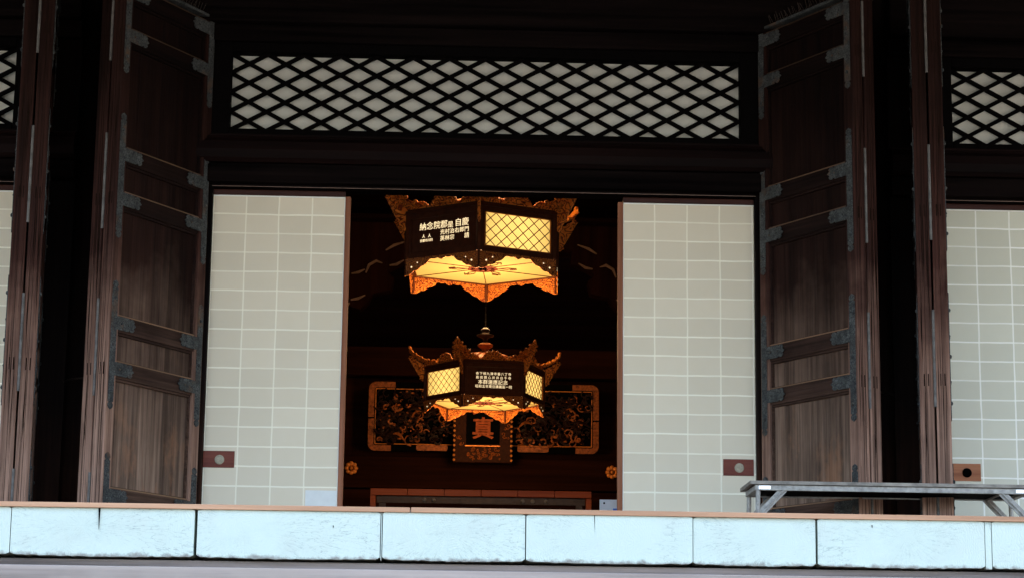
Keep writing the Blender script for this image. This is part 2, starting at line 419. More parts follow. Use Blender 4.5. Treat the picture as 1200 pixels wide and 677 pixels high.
# horizontal members, bay by bay so that they butt against the columns
def bay(cx, k):
    L, H = cx - 2.13, cx + 2.13
    # head beam above the transom: two stepped faces
    MB().box(L, H, -.16, .13, 4.56, 4.98).box(L, H, -.115, .12, 4.983, 5.30).build('head_beam', 'black_beam', hall, .012)
    MB().box(L, H, -.10, .125, 4.44, 4.557).build('upper_nosing', 'black_beam', hall, .008)
    # big rounded lintel under the transom
    prof = [(-.03, 3.60), (-.13, 3.60), (-.155, 3.625), (-.16, 3.68), (-.15, 3.735), (-.12, 3.765), (-.115, 3.78), (-.09, 3.79), (-.09, 3.80), (.10, 3.80), (.10, 3.60)]
    b = MB(); n = len(prof)
    b.add([(L, y, z) for y, z in prof] + [(H, y, z) for y, z in prof], [tuple(range(n)), tuple(range(n, 2*n))[::-1]] + [(i, (i+1) % n, n+(i+1) % n, n+i) for i in range(n)])
    b.build('lintel_beam', 'beam', hall)
    MB().box(L, H, -.11, .11, 3.47, 3.597).build('lower_lintel', 'black_beam', hall, .008)
    # door head track, reddish
    MB().box(L + .33, H - .33, -.05, .11, 3.452, 3.468).build('screen_track', 'black_beam', hall, .002)
    MB().box(L + .33, H - .33, -.0525, -.0505, 3.4515, 3.4550).build('track_lip', 'lip', hall)
    # sill track
    MB().box(L + .33, H - .33, -.06, .12, FLOOR + .002, FLOOR + .05).build('sill_track', 'stile', hall, .004)
    # transom
    x0, x1, z0, z1 = cx - 1.703, cx + 1.703, 3.843, 4.374
    fr = MB()
    fr.box(x0 - .13, x0, -.07, .06, z0 - .04, z1 + .065).box(x1, x1 + .13, -.07, .06, z0 - .04, z1 + .065)
    fr.box(x0, x1, -.07, .06, z1, z1 + .065).box(x0, x1, -.07, .06, z0 - .04, z0)
    t = fr.build('transom', 'lattice', hall, .006)
    pb = MB().box(x0 + .001, x1 - .001, .03, .045, z0 + .001, z1 - .001).build('paper_backing', 'plaster', t)
    nx, nz = 14, 4; pw, ph = (x1 - x0) / nx, (z1 - z0) / nz
    la = MB(); hw = .0125
    for sgn, yy in ((1, -.030), (-1, -.0075)):
        ang = math.atan2(ph * sgn, pw)
        for i in range(-nz, nx + nz + 1):
            # line through (x0 + i*pw, z0 or z1) with slope sgn; clip to the opening
            zs = z0 if sgn > 0 else z1
            a = x0 + i * pw; ta = 0; tb = nz
            if i < 0: ta = -i
            if i + nz > nx: tb = nx - i
            if tb - ta < .05: continue
            p = Vector((a + ta*pw, 0, zs + sgn*ta*ph)); q = Vector((a + tb*pw, 0, zs + sgn*tb*ph))
            d = (q - p).normalized(); nn = Vector((-d.z, 0, d.x)) * hw
            e = d * .012
            poly = [p - e - nn, q + e - nn, q + e + nn, p - e + nn]
            vs = [Vector((v.x, yy, v.z)) for v in poly] + [Vector((v.x, yy + .022, v.z)) for v in poly]
            la.add(vs, [(0,1,2,3),(7,6,5,4),(0,4,5,1),(1,5,6,2),(2,6,7,3),(3,7,4,0)])
    la.build('lattice', 'lattice', t)
for k in (-1, 0, 1): bay(k * PITCH, k)
# infill above the head beam, eave
MB().box(-12, 12, .02, .14, 5.303, 7.0).build('upper_wall', 'beam', hall)
ev = MB()
ev.add([(-12, .0, 6.6), (12, .0, 6.6), (12, -8.6, 5.0), (-12, -8.6, 5.0), (-12, .0, 6.7), (12, .0, 6.7), (12, -8.6, 5.1), (-12, -8.6, 5.1)],
       [(0,3,2,1),(4,5,6,7),(0,1,5,4),(1,2,6,5),(2,3,7,6),(3,0,4,7)])
eave = ev.build('eave', 'beam', hall)
rf = MB()
for i in range(60):
    x = -11.8 + i * .4
    rf.add([(x-.06, -.02, 6.45), (x+.06, -.02, 6.45), (x+.06, -8.55, 4.86), (x-.06, -8.55, 4.86), (x-.06, -.02, 6.59), (x+.06, -.02, 6.59), (x+.06, -8.55, 4.99), (x-.06, -8.55, 4.99)],
           [(0,3,2,1),(4,5,6,7),(0,1,5,4),(1,2,6,5),(2,3,7,6),(3,0,4,7)])
tag(rf.build('rafters', 'beam', eave))
# inner rails and pillars seen in the dark
for x in (-2.35, 2.35 + .25):
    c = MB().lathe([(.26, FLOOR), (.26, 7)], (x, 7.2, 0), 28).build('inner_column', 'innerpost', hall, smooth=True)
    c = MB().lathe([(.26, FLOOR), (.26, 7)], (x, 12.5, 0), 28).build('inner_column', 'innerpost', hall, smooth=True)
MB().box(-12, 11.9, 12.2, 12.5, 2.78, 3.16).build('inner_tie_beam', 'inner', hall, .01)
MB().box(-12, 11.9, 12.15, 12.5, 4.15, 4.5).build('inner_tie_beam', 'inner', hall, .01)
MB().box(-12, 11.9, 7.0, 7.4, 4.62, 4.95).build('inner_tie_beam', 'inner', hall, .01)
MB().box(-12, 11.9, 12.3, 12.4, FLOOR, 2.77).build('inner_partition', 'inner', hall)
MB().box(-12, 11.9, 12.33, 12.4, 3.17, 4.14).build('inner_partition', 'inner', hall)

# ------------------------------------------------------------------ veranda
random.seed(11)
YD = -6.25
ver = thing('veranda', 'raised timber veranda of wide planks with white painted end grain', 'veranda', (0, YD, FLOOR))
edges = [(-1.52, .003, 0), (-.867, .011, 0), (-.208, .009, 1), (.306, .004, 0), (.905, .003, 0), (1.350, .008, 0), (1.970, .028, 1)]
x = -1.52
while x > -9: x -= random.uniform(.5, .68); edges.insert(0, (x, random.choice((.006, .010)), 0))
x = 1.97
while x < 9: x += random.uniform(.5, .68); edges.append((x, random.choice((.006, .012)), 0))
ZT, ZB = .735 - FLOOR, .568 - FLOOR
for (xa, ga, fa), (xb, gb, fb) in zip(edges, edges[1:]):
    a, b = xa + ga / 2, xb - gb / 2
    c = (a + b) / 2; n = 44; bot = []; top = []
    for i in range(n + 1):
        u = a - c + (b - a) * i / n
        bow = .006 * math.cos(PI * (2 * i / n - 1) * random.uniform(.98, 1.02)) 
        bot.append((u, ZB - .004 * math.sin(PI * i / n) + random.gauss(0, .0009) + (.006 if i in (0, n) else 0)))
        top.append((u, ZT + random.gauss(0, .0007) - (.004 if i in (0, n) else 0)))
    poly = bot + top[::-1]
    if random.random() < .0: pass
    p = MB().prism(poly, XZ, random.uniform(-.004, .002), -6.0)
    o = p.build('plank', 'plank', ver, loc=(c, 0, 0))
    # walked-on plank top, bare wood
    MB().box(a - c, b - c, .02, 6.15, ZT + .003, ZT + .012).build('plank_top', 'deck', o)
for xa, ga, fa in edges:
    if fa: MB().box(xa - ga / 2 + .003, xa + ga / 2 - .003, .002, .3, ZB - .004, ZT - .002).build('filler_strip', 'plank', ver)
# splits in the paint: real dark slivers
for xs, za, zb, ww in ((-1.21, ZT - .0, ZT - .075, .0035), (.552, ZT, ZT - .06, .0012), (1.55, ZT - .02, ZT - .03, .002), (-.38, ZT - .05, ZT - .06, .002)):
    MB().prism([(xs - ww, za), (xs + ww, za), (xs + .001, zb)], XZ, .003, -.03).build('split', 'black', ver)
st = MB()
xx = -9.0
while xx < 9:
    L = random.uniform(2.2, 3.4); st.box(xx, xx + L - .004, -.010, .12, .013 - .028, .004 + random.uniform(-.001, .001)); xx += L
st.build('edge_strip', 'strip', ver, .002)
MB().box(-9, 9, .022, .4, -.235, ZB - .012).build('sill_beam', 'sill', ver, .004)
MB().box(-9, 9, -.012, .021, -.6, -.219).build('lower_fascia', 'sill2', ver, .004)
MB().box(-9, 9, 6.0, 6.36, -.4, -.016).build('inner_sill', 'deck', ver, .004)
for k in range(8):
    xk = -8.5 + k * 2.43
    MB().box(xk - .12, xk + .12, .45, .7, -2.35, ZB - .02).build('post', 'sill', ver, .01)

# ------------------------------------------------------------------ paper screens
def screen(x0, x1, label, side, cellw=.218, off=0., cell=(.76, .67, .515), seam=(.97, .91, .74), pull='pearl', pw='pullwood', bigstile=True, ztop=3.414):
    """side: -1 brown stile on the right edge and pull on the left, +1 mirrored"""
    cx = (x0 + x1) / 2
    t = thing('paper_screen', label, 'sliding screen', (cx, .03, FLOOR + .05), 0, 'white paper sliding screens behind the doors')
    h = ztop - FLOOR - .05
    a, b = x0 - cx, x1 - cx
    sw = .034
    f = MB()
    if side < 0: f.box(b - sw, b, -.012, .03, 0, h)
    else: f.box(a, a + sw, -.012, .03, 0, h)
    f.build('stile', 'stile', t, .003)
    MB().box(a + (sw + .001 if side > 0 else 0), b - (sw + .001 if side < 0 else 0), -.004, .028, h + .0005, h + .036).build('top_rail', 'kamoi', t, .002)
    pa, pb = (a, b - sw - .001) if side < 0 else (a + sw + .001, b)
    mt = paper_mat('screen_paper', cell, seam, (pb if side > 0 else pa) + off, (3.413 - FLOOR - .05), cellw)
    MB().box(pa, pb, 0, .025, .06, h - .002).build('paper', mt, t)
    MB().box(pa, pb, -.006, .028, 0, .058).build('bottom_rail', 'stile', t, .003)
    # thin white edge binding
    e = MB()
    xe = pb if side < 0 else pa
    e.box(min(xe, xe + side * .006), max(xe, xe + side * .006), -.0035, 0, .06, h - .006)
    e.box(pa, pb, -.0035, -.0005, h - .012, h - .003)
    e.build('edge_paper', 'pearl2', t)
    return t, pa, pb
def pull(t, u0, u1, z0, z1, pw, dish):
    z0 -= FLOOR + .05; z1 -= FLOOR + .05
    m = (u0 + u1) / 2 + (.005 if dish == 'pearl' else 0); zc = (z0 + z1) / 2 - .003
    p = MB().box(u0, u1, -.006, -.0005, z0, z1).build('finger_pull', pw, t, .0015)
    rot = Matrix.Rotation(R(90), 3, 'X')
    MB().lathe([(.031, .0), (.031, .004), (.026, .006)], (m, -.006, zc), 24, rot).build('rim', 'black' if dish == 'black' else 'pearl', p)
    MB().lathe([(.025, .0), (.025, .0025), (.01, .003)], (m, -.0125, zc), 24, rot).build('dish', dish, p)
t, pa, pb = screen(-1.76, -.632, 'white paper screen left of the dark opening with one bluish fresh sheet at its foot', -1, off=.221 + .0)
cxl = (-1.76 - .632) / 2
pull(t, -1.54 - cxl, -1.338 - cxl, 1.603, 1.711, 'pullwood', 'pearl')
MB().box(-.874 - cxl, -.670 - cxl, -.0025, -.0006, .50 - .10, 1.465 - FLOOR - .05).build('fresh_paper', 'newpaper', t)
t, pa, pb = screen(1.146, 2.25, 'white paper screen right of the dark opening, edge to the grey table', 1, off=.012)
cxr = (1.146 + 2.25) / 2
pull(t, 1.838 - cxr, 2.038 - cxr, 1.603, 1.711, 'pullwood', 'pearl')
t, pa, pb = screen(3.06, 4.25, 'greenish white paper screen at the far right with orange pull and black hole', -1, off=.03, cell=(.66, .64, .52), seam=(.97, .96, .88), cellw=.228)
cx3 = (3.06 + 4.25) / 2
pull(t, 3.345 - cx3, 3.53 - cx3, 1.592, 1.706, 'pullwood2', 'black')
for a_, b_ in ((4.26, 5.5), (5.51, 6.9)):
    screen(a_, b_, 'greenish white paper screen beyond the right picture edge', -1, cell=(.66, .64, .52), seam=(.97, .96, .88))
t, pa, pb = screen(-3.92, -2.66, 'white paper screen at the far left edge, cut off beside the weathered door edges', 1, off=.1)
for a_, b_ in ((-5.16, -3.93), (-6.4, -5.17)):
    screen(a_, b_, 'white paper screen beyond the left picture edge', 1)

# ------------------------------------------------------------------ folding doors
LW, LT, DZ0, DZ1 = .95, .087, .03, 3.83     # leaf width, thickness, foot, head (above the floor)
railtops = []
for base in (4.565, 3.507, 2.445, 1.385):
    railtops += [base - FLOOR, base - .285 - FLOOR]
RH = .115

def plate(points, fr, th, mb): mb.prism(points, fr, 0, th)

def strap_pts(w, h0, h1):
    """vertical strap with an ogee pointed head at both ends"""
    hw = w / 2
    head = [(hw, h1 - .05), (hw * .55, h1 - .045), (hw * 1.0, h1 - .03), (hw * .8, h1 - .012), (0, h1), (-hw * .8, h1 - .012), (-hw, h1 - .03), (-hw * .55, h1 - .045), (-hw, h1 - .05)]
    foot = [(-hw, h0 + .05), (-hw * .55, h0 + .045), (-hw, h0 + .03), (-hw * .8, h0 + .012), (0, h0), (hw * .8, h0 + .012), (hw, h0 + .03), (hw * .55, h0 + .045), (hw, h0 + .05)]
    return head + foot
def arm_pts(L, h):
    hh = h / 2
    return [(0, -hh), (L - .07, -hh), (L - .06, -hh * .75), (L - .045, -hh * 1.0), (L - .025, -hh * .95), (L - .012, -hh * .6), (L - .02, -hh * .35), (L, -.002), (L, .002),
            (L - .02, hh * .35), (L - .012, hh * .6), (L - .025, hh * .95), (L - .045, hh), (L - .06, hh * .75), (L - .07, hh), (0, hh)]

def leaf(parent, sg, x0, faces):
    """leaf slab between local x0 and x0 - sg*LT (outwards to the column), running from y=0 to -LW.  faces: list of +1 (the face towards the bay) / -1"""
    xa, xb = sorted((x0, x0 - sg * LT)); ym = -LW
    SW = .085
    b = MB()
    b.box(xa, xb, -SW, 0, DZ0, DZ1).box(xa, xb, ym, ym + SW, DZ0, DZ1)
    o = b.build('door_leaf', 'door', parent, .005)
    r = MB(); dr = .008
    for zt in railtops + [.135]:
        zb = zt - RH
        # a rail with a chamfered top edge that catches the light
        for q in (0,):
            y0, y1 = ym + SW + .0005, -SW - .0005
            c = .014
            prof = [(xa + dr, zb), (xb - dr, zb), (xb - dr, zt - c), (xb - dr - c, zt), (xa + dr + c, zt), (xa + dr, zt - c)]
            vs = [(px_, y0, pz) for px_, pz in prof] + [(px_, y1, pz) for px_, pz in prof]
            r.add(vs, [(0,1,2,3,4,5), (11,10,9,8,7,6)] + [(i, (i+1) % 6, 6+(i+1) % 6, 6+i) for i in range(6)])
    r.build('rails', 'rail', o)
    ed = MB()
    for zt in railtops + [.135]:
        for ex in (xa + dr - .001, xb - dr - .0015):
            ed.box(ex, ex + .0025, ym + SW + .001, -SW - .001, zt - .0135, zt - .006)
    ed.build('edge_highlight', 'rub_and_highlight', o)  # paler strips paint a highlight along the rails' top edges
    # recessed boards and their inner moulding
    p = MB(); mo = MB()
    zs = sorted(railtops + [.135], reverse=True)
    for zu, zl in zip(zs, zs[1:]):
        u, l = zu - RH, zl
        nb = 6
        yy0, yy1 = ym + SW + .001, -SW - .001
        for k in range(nb):
            ya = yy0 + (yy1 - yy0) * k / nb; yb = yy0 + (yy1 - yy0) * (k + 1) / nb
            p.box(xa + .034, xb - .034, ya + .0008, yb - .0008, l + .0005, u - .0005)
        for fx0, fx1 in ((xa + .018, xa + .033), (xb - .033, xb - .018)):
            mo.box(fx0, fx1, yy0, yy0 + .014, l + .001, u - .001).box(fx0, fx1, yy1 - .014, yy1, l + .001, u - .001)
            mo.box(fx0, fx1, yy0 + .0145, yy1 - .0145, u - .016, u - .001)
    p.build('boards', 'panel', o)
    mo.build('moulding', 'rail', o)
    # iron straps
    for fside in faces:
        fx = (xb if sg > 0 else xa) if fside > 0 else (xa if sg > 0 else xb)
        s = (sg if fside > 0 else -sg)
        for yc, d in ((-SW / 2 + .004, -1), (ym + SW / 2 - .004, 1)):
            for k in range(0, len(railtops), 2):
                m = MB()
                zt, zl = railtops[k], railtops[k+1] - RH
                h1 = min(zt + .20, DZ1 - .005); h0 = zl - .20
                uf = frame((fx, yc, 0), (0, s, 0), (0, 0, 1))      # normal = s*x
                m.prism(strap_pts(.052, h0, h1), uf, .0005, .005)
                for zc in (zt - RH / 2, railtops[k+1] - RH / 2):
                    af = frame((fx - s * dr * 0, yc + d * .02, zc - .003), (0, d, 0), (0, 0, 1))
                    if (Vector((0, d, 0)).cross(Vector((0, 0, 1)))).x * s < 0:
                        m.prism(arm_pts(.19, .082), af, -.0058, -.0095 * 0 - .001)
                    else:
                        m.prism(arm_pts(.19, .082), af, .001, .0058)
                ob = m.build('strap', 'iron', o)
                st = MB()
                rot = Matrix.Rotation(R(90) * s, 3, 'Y')
                for zc in (h1 - .11, (zt + zl) / 2, h0 + .11):
                    st.lathe([(.013, 0), (.011, .008), (.003, .011)], (fx + s * .004, yc, zc), 10, rot)
                for zc in (zt - RH / 2, railtops[k+1] - RH / 2):
                    for dd in (.05, .12):
                        st.lathe([(.009, 0), (.007, .005), (.002, .007)], (fx + s * .005, yc + d * (.02 + dd), zc - .003), 10, rot)
                st.build('studs', 'iron', o)
            # corner shoe at the foot
            m = MB()
            uf = frame((fx, yc, 0), (0, s, 0), (0, 0, 1))
            m.prism(strap_pts(.052, -.0 + .02, .42), uf, .0005, .005)
            af = frame((fx, yc + d * .02, .135 + -.05), (0, d, 0), (0, 0, 1))
            if (Vector((0, d, 0)).cross(Vector((0, 0, 1)))).x * s < 0: m.prism(arm_pts(.19, .082), af, -.0058, -.001)
            else: m.prism(arm_pts(.19, .082), af, .001, .0058)
            m.build('strap', 'iron', o)
    # weathered fissures in the stile's end face
    random.seed(int(abs(x0) * 1000) + 5)
    fz = MB()
    fz.box((xa + xb) / 2 - .0015, (xa + xb) / 2 + .001, ym - .0012, ym + .0005, DZ0, DZ1)
    for zt in railtops[1::2]:
        for q in (.36, .64):
            xq = xa + (xb - xa) * q
            fz.box(xq - .003, xq + .003, ym - .0014, ym + .0005, zt - RH + .015, zt - .025)
    for k in range(30):
        xc = random.uniform(xa + .012, xb - .012); z0 = random.uniform(.1, 3.3); L = random.uniform(.12, .8); wd = random.uniform(.0005, .0022)
        f = frame((xc, ym - .0005, z0), (1, 0, 0), (0, 0, 1))
        j = random.uniform(-.006, .006)
        fz.prism([(0, 0), (wd + j * .5, L * .4), (wd + j, L * .6), (j * 1.2, L), (j - wd, L * .55), (-wd + j * .4, L * .35)], f, -.0005, .0008)
    fz.build('fissures', 'fiss', o)
    return o

def folding_door(sg, label, loc, ang):
    t = thing('folding_door', label, 'folding door', loc, 0, 'tall folding doors opened beside the columns')
    l1 = leaf(t, sg, 0, [1])
    l2 = leaf(t, sg, -sg * (LT + .012), [-1])
    # long knuckle hinges in the gap of the free end
    xg = -sg * (LT + .006)
    for z0, z1 in ((3.30, 3.80), (2.22, 2.83), (1.18, 1.78), (.08, .71)):
        m = MB().tube([(xg, -LW - .004, z0), (xg, -LW - .004, z1)], .0085, 10)
        for q in range(1, 5):
            zz = z0 + (z1 - z0) * q / 5
            m.tube([(xg, -LW - .004, zz - .002), (xg, -LW - .004, zz + .002)], .0095, 10)
        m.build('hinge', 'hinge', t, smooth=False)
    # plate and bird wire on the top
    tp = MB().box(min(.01*sg, -sg*(2*LT+.03)), max(.01*sg, -sg*(2*LT+.03)), -LW - .01, .01, DZ1 + .001, DZ1 + .02)
    tp.build('top_cap', 'iron', t, .003)
    bw = MB(); random.seed(3)
    for k in range(34):
        y = -LW + .02 + k * .027; x_ = -sg * .03
        bw.tube([(x_, y, DZ1 + .018), (x_ + sg * .03 + random.uniform(-.01, .01), y + random.uniform(-.01, .02), DZ1 + .085 + random.uniform(-.015, .01))], .0016, 4)
        bw.tube([(x_, y, DZ1 + .018), (x_ - sg * .04, y + random.uniform(0, .02), DZ1 + .08)], .0016, 4)
    bw.build('bird_spikes', 'bronze2', t)
    t.rotation_euler.z = R(ang)
    return t
dl = folding_door(1, 'opened folding door left of the opening, its panelled face and iron straps turned to the centre', (-1.56, -.08, FLOOR), -30.3)
dr = folding_door(-1, 'opened folding door right of the opening, its panelled face behind the grey table', (2.075, -.08, FLOOR), 30.0)
d3 = copy_tree(dl); d3.location = (3.30, -.06, FLOOR); d3.rotation_euler.z = R(-12.0)
tag(d3, 'folded door seen edge on, right of the dark column and beside the greenish screen')
d4 = copy_tree(dr); d4.location = (-2.80, -.06, FLOOR); d4.rotation_euler.z = R(9.3)
tag(d4, 'folded door seen edge on at the left picture edge, cracked weathered end faces')

# ------------------------------------------------------------------ folding table
tb = thing('folding_table', 'long grey steel folding table with brown edge standing on the veranda', 'table', (2.675, -1.08, FLOOR))
TL, TW, TH = .845, .22, .672
MB().box(-TL, TL, -TW, TW, TH - .014, TH).build('tabletop', 'ttop', tb, .003)
MB().box(-TL - .004, TL + .004, -TW - .006, -TW - .0005, TH - .018, TH + .002).box(-TL - .004, TL + .004, TW + .0005, TW + .006, TH - .018, TH + .002)\
    .box(-TL - .006, -TL - .0005, -TW, TW, TH - .018, TH + .002).box(TL + .0005, TL + .006, -TW, TW, TH - .018, TH + .002).build('edge_trim', 'tedge', tb)
ap = MB().box(-TL + .06, TL - .06, -TW + .012, -TW + .034, TH - .052, TH - .019).box(-TL + .06, TL - .06, TW - .034, TW - .012, TH - .052, TH - .019)
ap.build('apron', 'steel', tb, .003)
MB().box(-TL + .1, TL - .1, -TW + .04, TW - .04, TH - .045, TH - .016).build('shelf', 'lattice', tb)
for s in (-1, 1):
    m = MB(); xl = s * (TL - .045)
    for y in (-TW + .03, TW - .03):
        m.tube([(xl, y, TH - .02), (xl + s * .015, y, .0)], .014, 8)
    m.box(min(xl - .012, xl + .012), xl + .012, -TW + .03, TW - .03, .10, .125)
    m.box(xl - .02, xl + .02, -TW + .014, TW - .014, TH - .05, TH - .02)
    lg = m.build('leg', 'steel', tb)
    br = MB()
    for y in (-TW + .03, TW - .03):
        f = frame((xl, y, 0), (-s, 0, 0), (0, 0, 1))
        br.prism([(.0, TH - .17), (.0, TH - .21), (.03, TH - .20), (.17, TH - .055), (.17, TH - .03), (.13, TH - .035)], f, -.004, .004)
        br.tube([(xl - s * .02, y - .012, TH - .185), (xl - s * .15, y - .012, TH - .05)], .006, 6)
    br.tube([(xl - s * .15, -TW + .02, TH - .05), (xl - s * .15, TW - .02, TH - .05)], .007, 6)
    br.build('brace', 'steel', lg)
    MB().box(min(xl + s*.0, xl - s * .07), max(xl, xl - s * .07), -TW - .001 + .009, -TW + .0115, TH - .046, TH - .026).build('latch_plate', 'zinc', lg)

# ------------------------------------------------------------------ hanging lanterns
def lantern(label, loc, rot, variant):
    """origin: centre of the lit underside; a six-sided body, boards and lattice windows in turn"""
    t = thing('hanging_lantern', label, 'lantern', loc, rot, 'hexagonal gilt lanterns hung in the hall')
    RR, H = .67, .355
    cor = [Vector((RR * math.sin(R(60*k)), -RR * math.cos(R(60*k)), 0)) for k in range(6)]
    fr_ = MB(); inner = MB()
    for k in range(6):
        c = cor[k]; fr_.tube([c, c + Vector((0, 0, H))], .026, 6); fr_.tube([c * 1.006 + Vector((0, 0, -.135)), c * 1.006], .014, 6)
    def faceframe(k):
        a, b = cor[k], cor[(k+1) % 6]
        u = (b - a).normalized(); return frame(a, u, (0, 0, 1)), (b - a).length    # normal u x z points outwards
    for k in range(6):
        f, L = faceframe(k)
        fr_.prism([(.022, H - .045), (L - .022, H - .045), (L - .022, H), (.022, H)], f, -.012, .016)
        fr_.prism([(.022, -.005), (L - .022, -.005), (L - .022, .04), (.022, .04)], f, -.012, .016)
        fr_.prism([(.022, .04), (.045, .04), (.045, H - .045), (.022, H - .045)], f, -.010, .012)
        fr_.prism([(L - .045, .04), (L - .022, .04), (L - .022, H - .045), (L - .045, H - .045)], f, -.010, .012)
    fr_.build('frame', 'bronze', t, .003)
    for k in range(6):
        f, L = faceframe(k)
        if k % 2 == 0:     # lattice window
            w_ = MB().prism([(.046, .041), (L - .046, .041), (L - .046, H - .046), (.046, H - .046)], f, -.006, 0).build('lit_window', 'lamp_paper', t)
            g = MB(); a0, a1, b0, b1 = .046, L - .046, .041, H - .046; sx_ = (a1 - a0) / 6.; sz = (b1 - b0) / 3.
            for sgn in (1, -1):
                for i in range(-4, 8):
                    zs = b0 if sgn > 0 else b1; ta, tb_ = max(0, -i), min(3, 6 - i)
                    if tb_ - ta < .1: continue
                    p = (a0 + (i + ta) * sx_, zs + sgn * ta * sz); q = (a0 + (i + tb_) * sx_, zs + sgn * tb_ * sz)
                    g.tube([f @ Vector((p[0], p[1], .006)), f @ Vector((q[0], q[1], .006))], .0038, 4)
            # slim gilt beading round the pane
            g.build('grille', 'bronze', w_)
            bd = MB()
            for p, q in (((a0, b0), (a1, b0)), ((a1, b0), (a1, b1)), ((a1, b1), (a0, b1)), ((a0, b1), (a0, b0))):
                bd.tube([f @ Vector((p[0], p[1], .013)), f @ Vector((q[0], q[1], .013))], .005, 5)
            bd.build('beading', 'gold', w_)
        else:              # board with cut letters
            w_ = MB().prism([(.046, .041), (L - .046, .041), (L - .046, H - .046), (.046, H - .046)], f, -.006, .004).build('letter_board', 'bronze', t)
            bm = bmesh.new()
            ff = f @ Matrix.Translation((0, 0, .0045))
            if variant == 0:
                z = .215
                for i, ch in enumerate('納念院郡是自慶'): text_into(bm, ch, .066 if i != 4 else .054, .115 + i * .066, z - (0 if i != 4 else .004), ff, .0015, -.004)
                for i, ch in enumerate('光村治右郎門'): text_into(bm, ch, .044, .31 + i * .045, .163, ff, .0015, -.004)
                for i, ch in enumerate('英林宗'): text_into(bm, ch, .044, .31 + i * .045, .112, ff, .0015, -.004)
                text_into(bm, '請', .046, .535, .112, ff, .0015, -.004)
                text_into(bm, '人', .03, .14, .152, ff, .0015, .01); text_into(bm, '人', .03, .195, .152, ff, .0015, .01)
                for i, ch in enumerate('京都市川同'): text_into(bm, ch, .025, .12 + i * .024, .118, ff, .0015, -.004)
            else:
                for i, ch in enumerate('命下候九津寺番八丁寺'): text_into(bm, ch, .036, .14 + i * .040, .225, ff, .0015, -.004)
                for i, ch in enumerate('島岩賀心井井台千寺'): text_into(bm, ch, .036, .14 + i * .045, .182, ff, .0015, -.004)
                for i, ch in enumerate('本群連應記念'): text_into(bm, ch, .054, .165 + i * .056, .125, ff, .0015, -.004)
                for i, ch in enumerate('昭和五年東住講義區一同'): text_into(bm, ch, .036, .135 + i * .0375, .083, ff, .0015, -.004)
            bm_obj(bm, 'lettering', 'letters', w_)
    # underside: lit sheet with wrought ribs
    ins = .03
    hexp = [((RR - ins) * math.sin(R(60*k)), -(RR - ins) * math.cos(R(60*k))) for k in range(6)]
    fl = MB().prism(hexp, Matrix.Identity(4), .0, .006).build('lit_underside', 'lamp_floor', t)
    rb = MB()
    for k in range(6):
        a = Vector((hexp[k][0], hexp[k][1], -.004)); rb.tube([a * .0 + Vector((a.x*.12, a.y*.12, -.004)), a], .0035, 4)
        d = Vector((math.sin(R(60*k+30)), -math.cos(R(60*k+30)), 0)); p_ = Vector((-d.y, d.x, 0))
        o_ = Vector((0, 0, -.006))
        rb.tube([d*.12 + o_, d*.20 + p_*.03 + o_, d*.27 + o_, d*.20 - p_*.03 + o_, d*.12 + o_], .0035, 4)
        rb.tube([d*.22 + p_*.05 + o_, d*.27 + p_*.025 + o_, d*.24 + o_], .005, 4)
        rb.tube([hexp[k] + (-.004,), hexp[(k+1) % 6] + (-.004,)], .006, 4)
    rb.build('ribs', 'bronze', fl)
    ro = MB().lathe([(.115, -.004), (.12, -.010), (.10, -.014), (.098, -.004)], n=30)
    for k in range(8):
        ro.ball((.06*math.cos(PI*k/4), .06*math.sin(PI*k/4), -.008), .018, 6, (1, 1, .4))
    ro.build('rosette', 'redlacquer', fl)
    # scalloped valances, deepest at the corners
    for k in range(6):
        f, L = faceframe(k)
        f = f @ Matrix.Translation((0, 0, .012))
        pts = [(.0, -.0), (L, -.0)]; n = 36; low = []
        for i in range(n + 1):
            u = L - L * i / n; d = min(u, L - u) / (L / 2)       # 0 at corner, 1 in the middle
            env = -.018 - .122 * max(0, 1 - d * 1.45) ** .75
            env -= .010 * abs(math.sin(d * PI * 4.5))
            if d > .8: env -= .012 * (d - .8) / .2
            low.append((u, env))
        poly = pts + low
        v = MB()
        # build the scalloped plate as strips so that it stays clean
        up = [(u, 0) for u, _ in low]; m_ = len(low)
        vs = [f @ Vector((u, z, 0)) for u, z in low] + [f @ Vector((u, -.0055, 0)) for u, z in low] + [f @ Vector((u, z, .006)) for u, z in low] + [f @ Vector((u, -.0055, .006)) for u, z in low]
        fs = []
        for i in range(m_ - 1):
            fs += [(i, i+1, m_+i+1, m_+i), (2*m_+i, 3*m_+i, 3*m_+i+1, 2*m_+i+1), (i, 2*m_+i, 2*m_+i+1, i+1), (m_+i, m_+i+1, 3*m_+i+1, 3*m_+i)]
        fs += [(0, m_, 3*m_, 2*m_), (m_-1, 3*m_-1, 4*m_-1, 2*m_-1)]
        v.add(vs, fs)
        # raised scrollwork on the inner side, cut eyes
        sc = v; ey = MB()
        for u0, hd in ((.055, 1), (L - .055, -1)):
            pts_, rs_ = spiral((u0, -.065, -.003), f, .028, 1.2, .0045, 14, 0 if hd > 0 else PI, hd); sc.tube(pts_, rs_, 5)
            pts_, rs_ = spiral((u0 + hd * .06, -.035, -.003), f, .018, 1.1, .004, 12, 0 if hd > 0 else PI, hd); sc.tube(pts_, rs_, 5)
            pts_, rs_ = spiral((u0 - hd * .02, -.11, -.003), f, .014, 1.0, .0035, 10, 0 if hd > 0 else PI, hd); sc.tube(pts_, rs_, 5)
            ey.prism([(u0 + .007*math.cos(a*PI/4), -.075 + .007*math.sin(a*PI/4)) for a in range(8)], f, .0065, .008)
            ey.prism([(u0 + hd*.055 + .005*math.cos(a*PI/4), -.045 + .005*math.sin(a*PI/4)) for a in range(8)], f, .0065, .008)
        vo = v.build('valance', 'gold2', t)
        ey.build('cut_eyes', 'letters', vo)
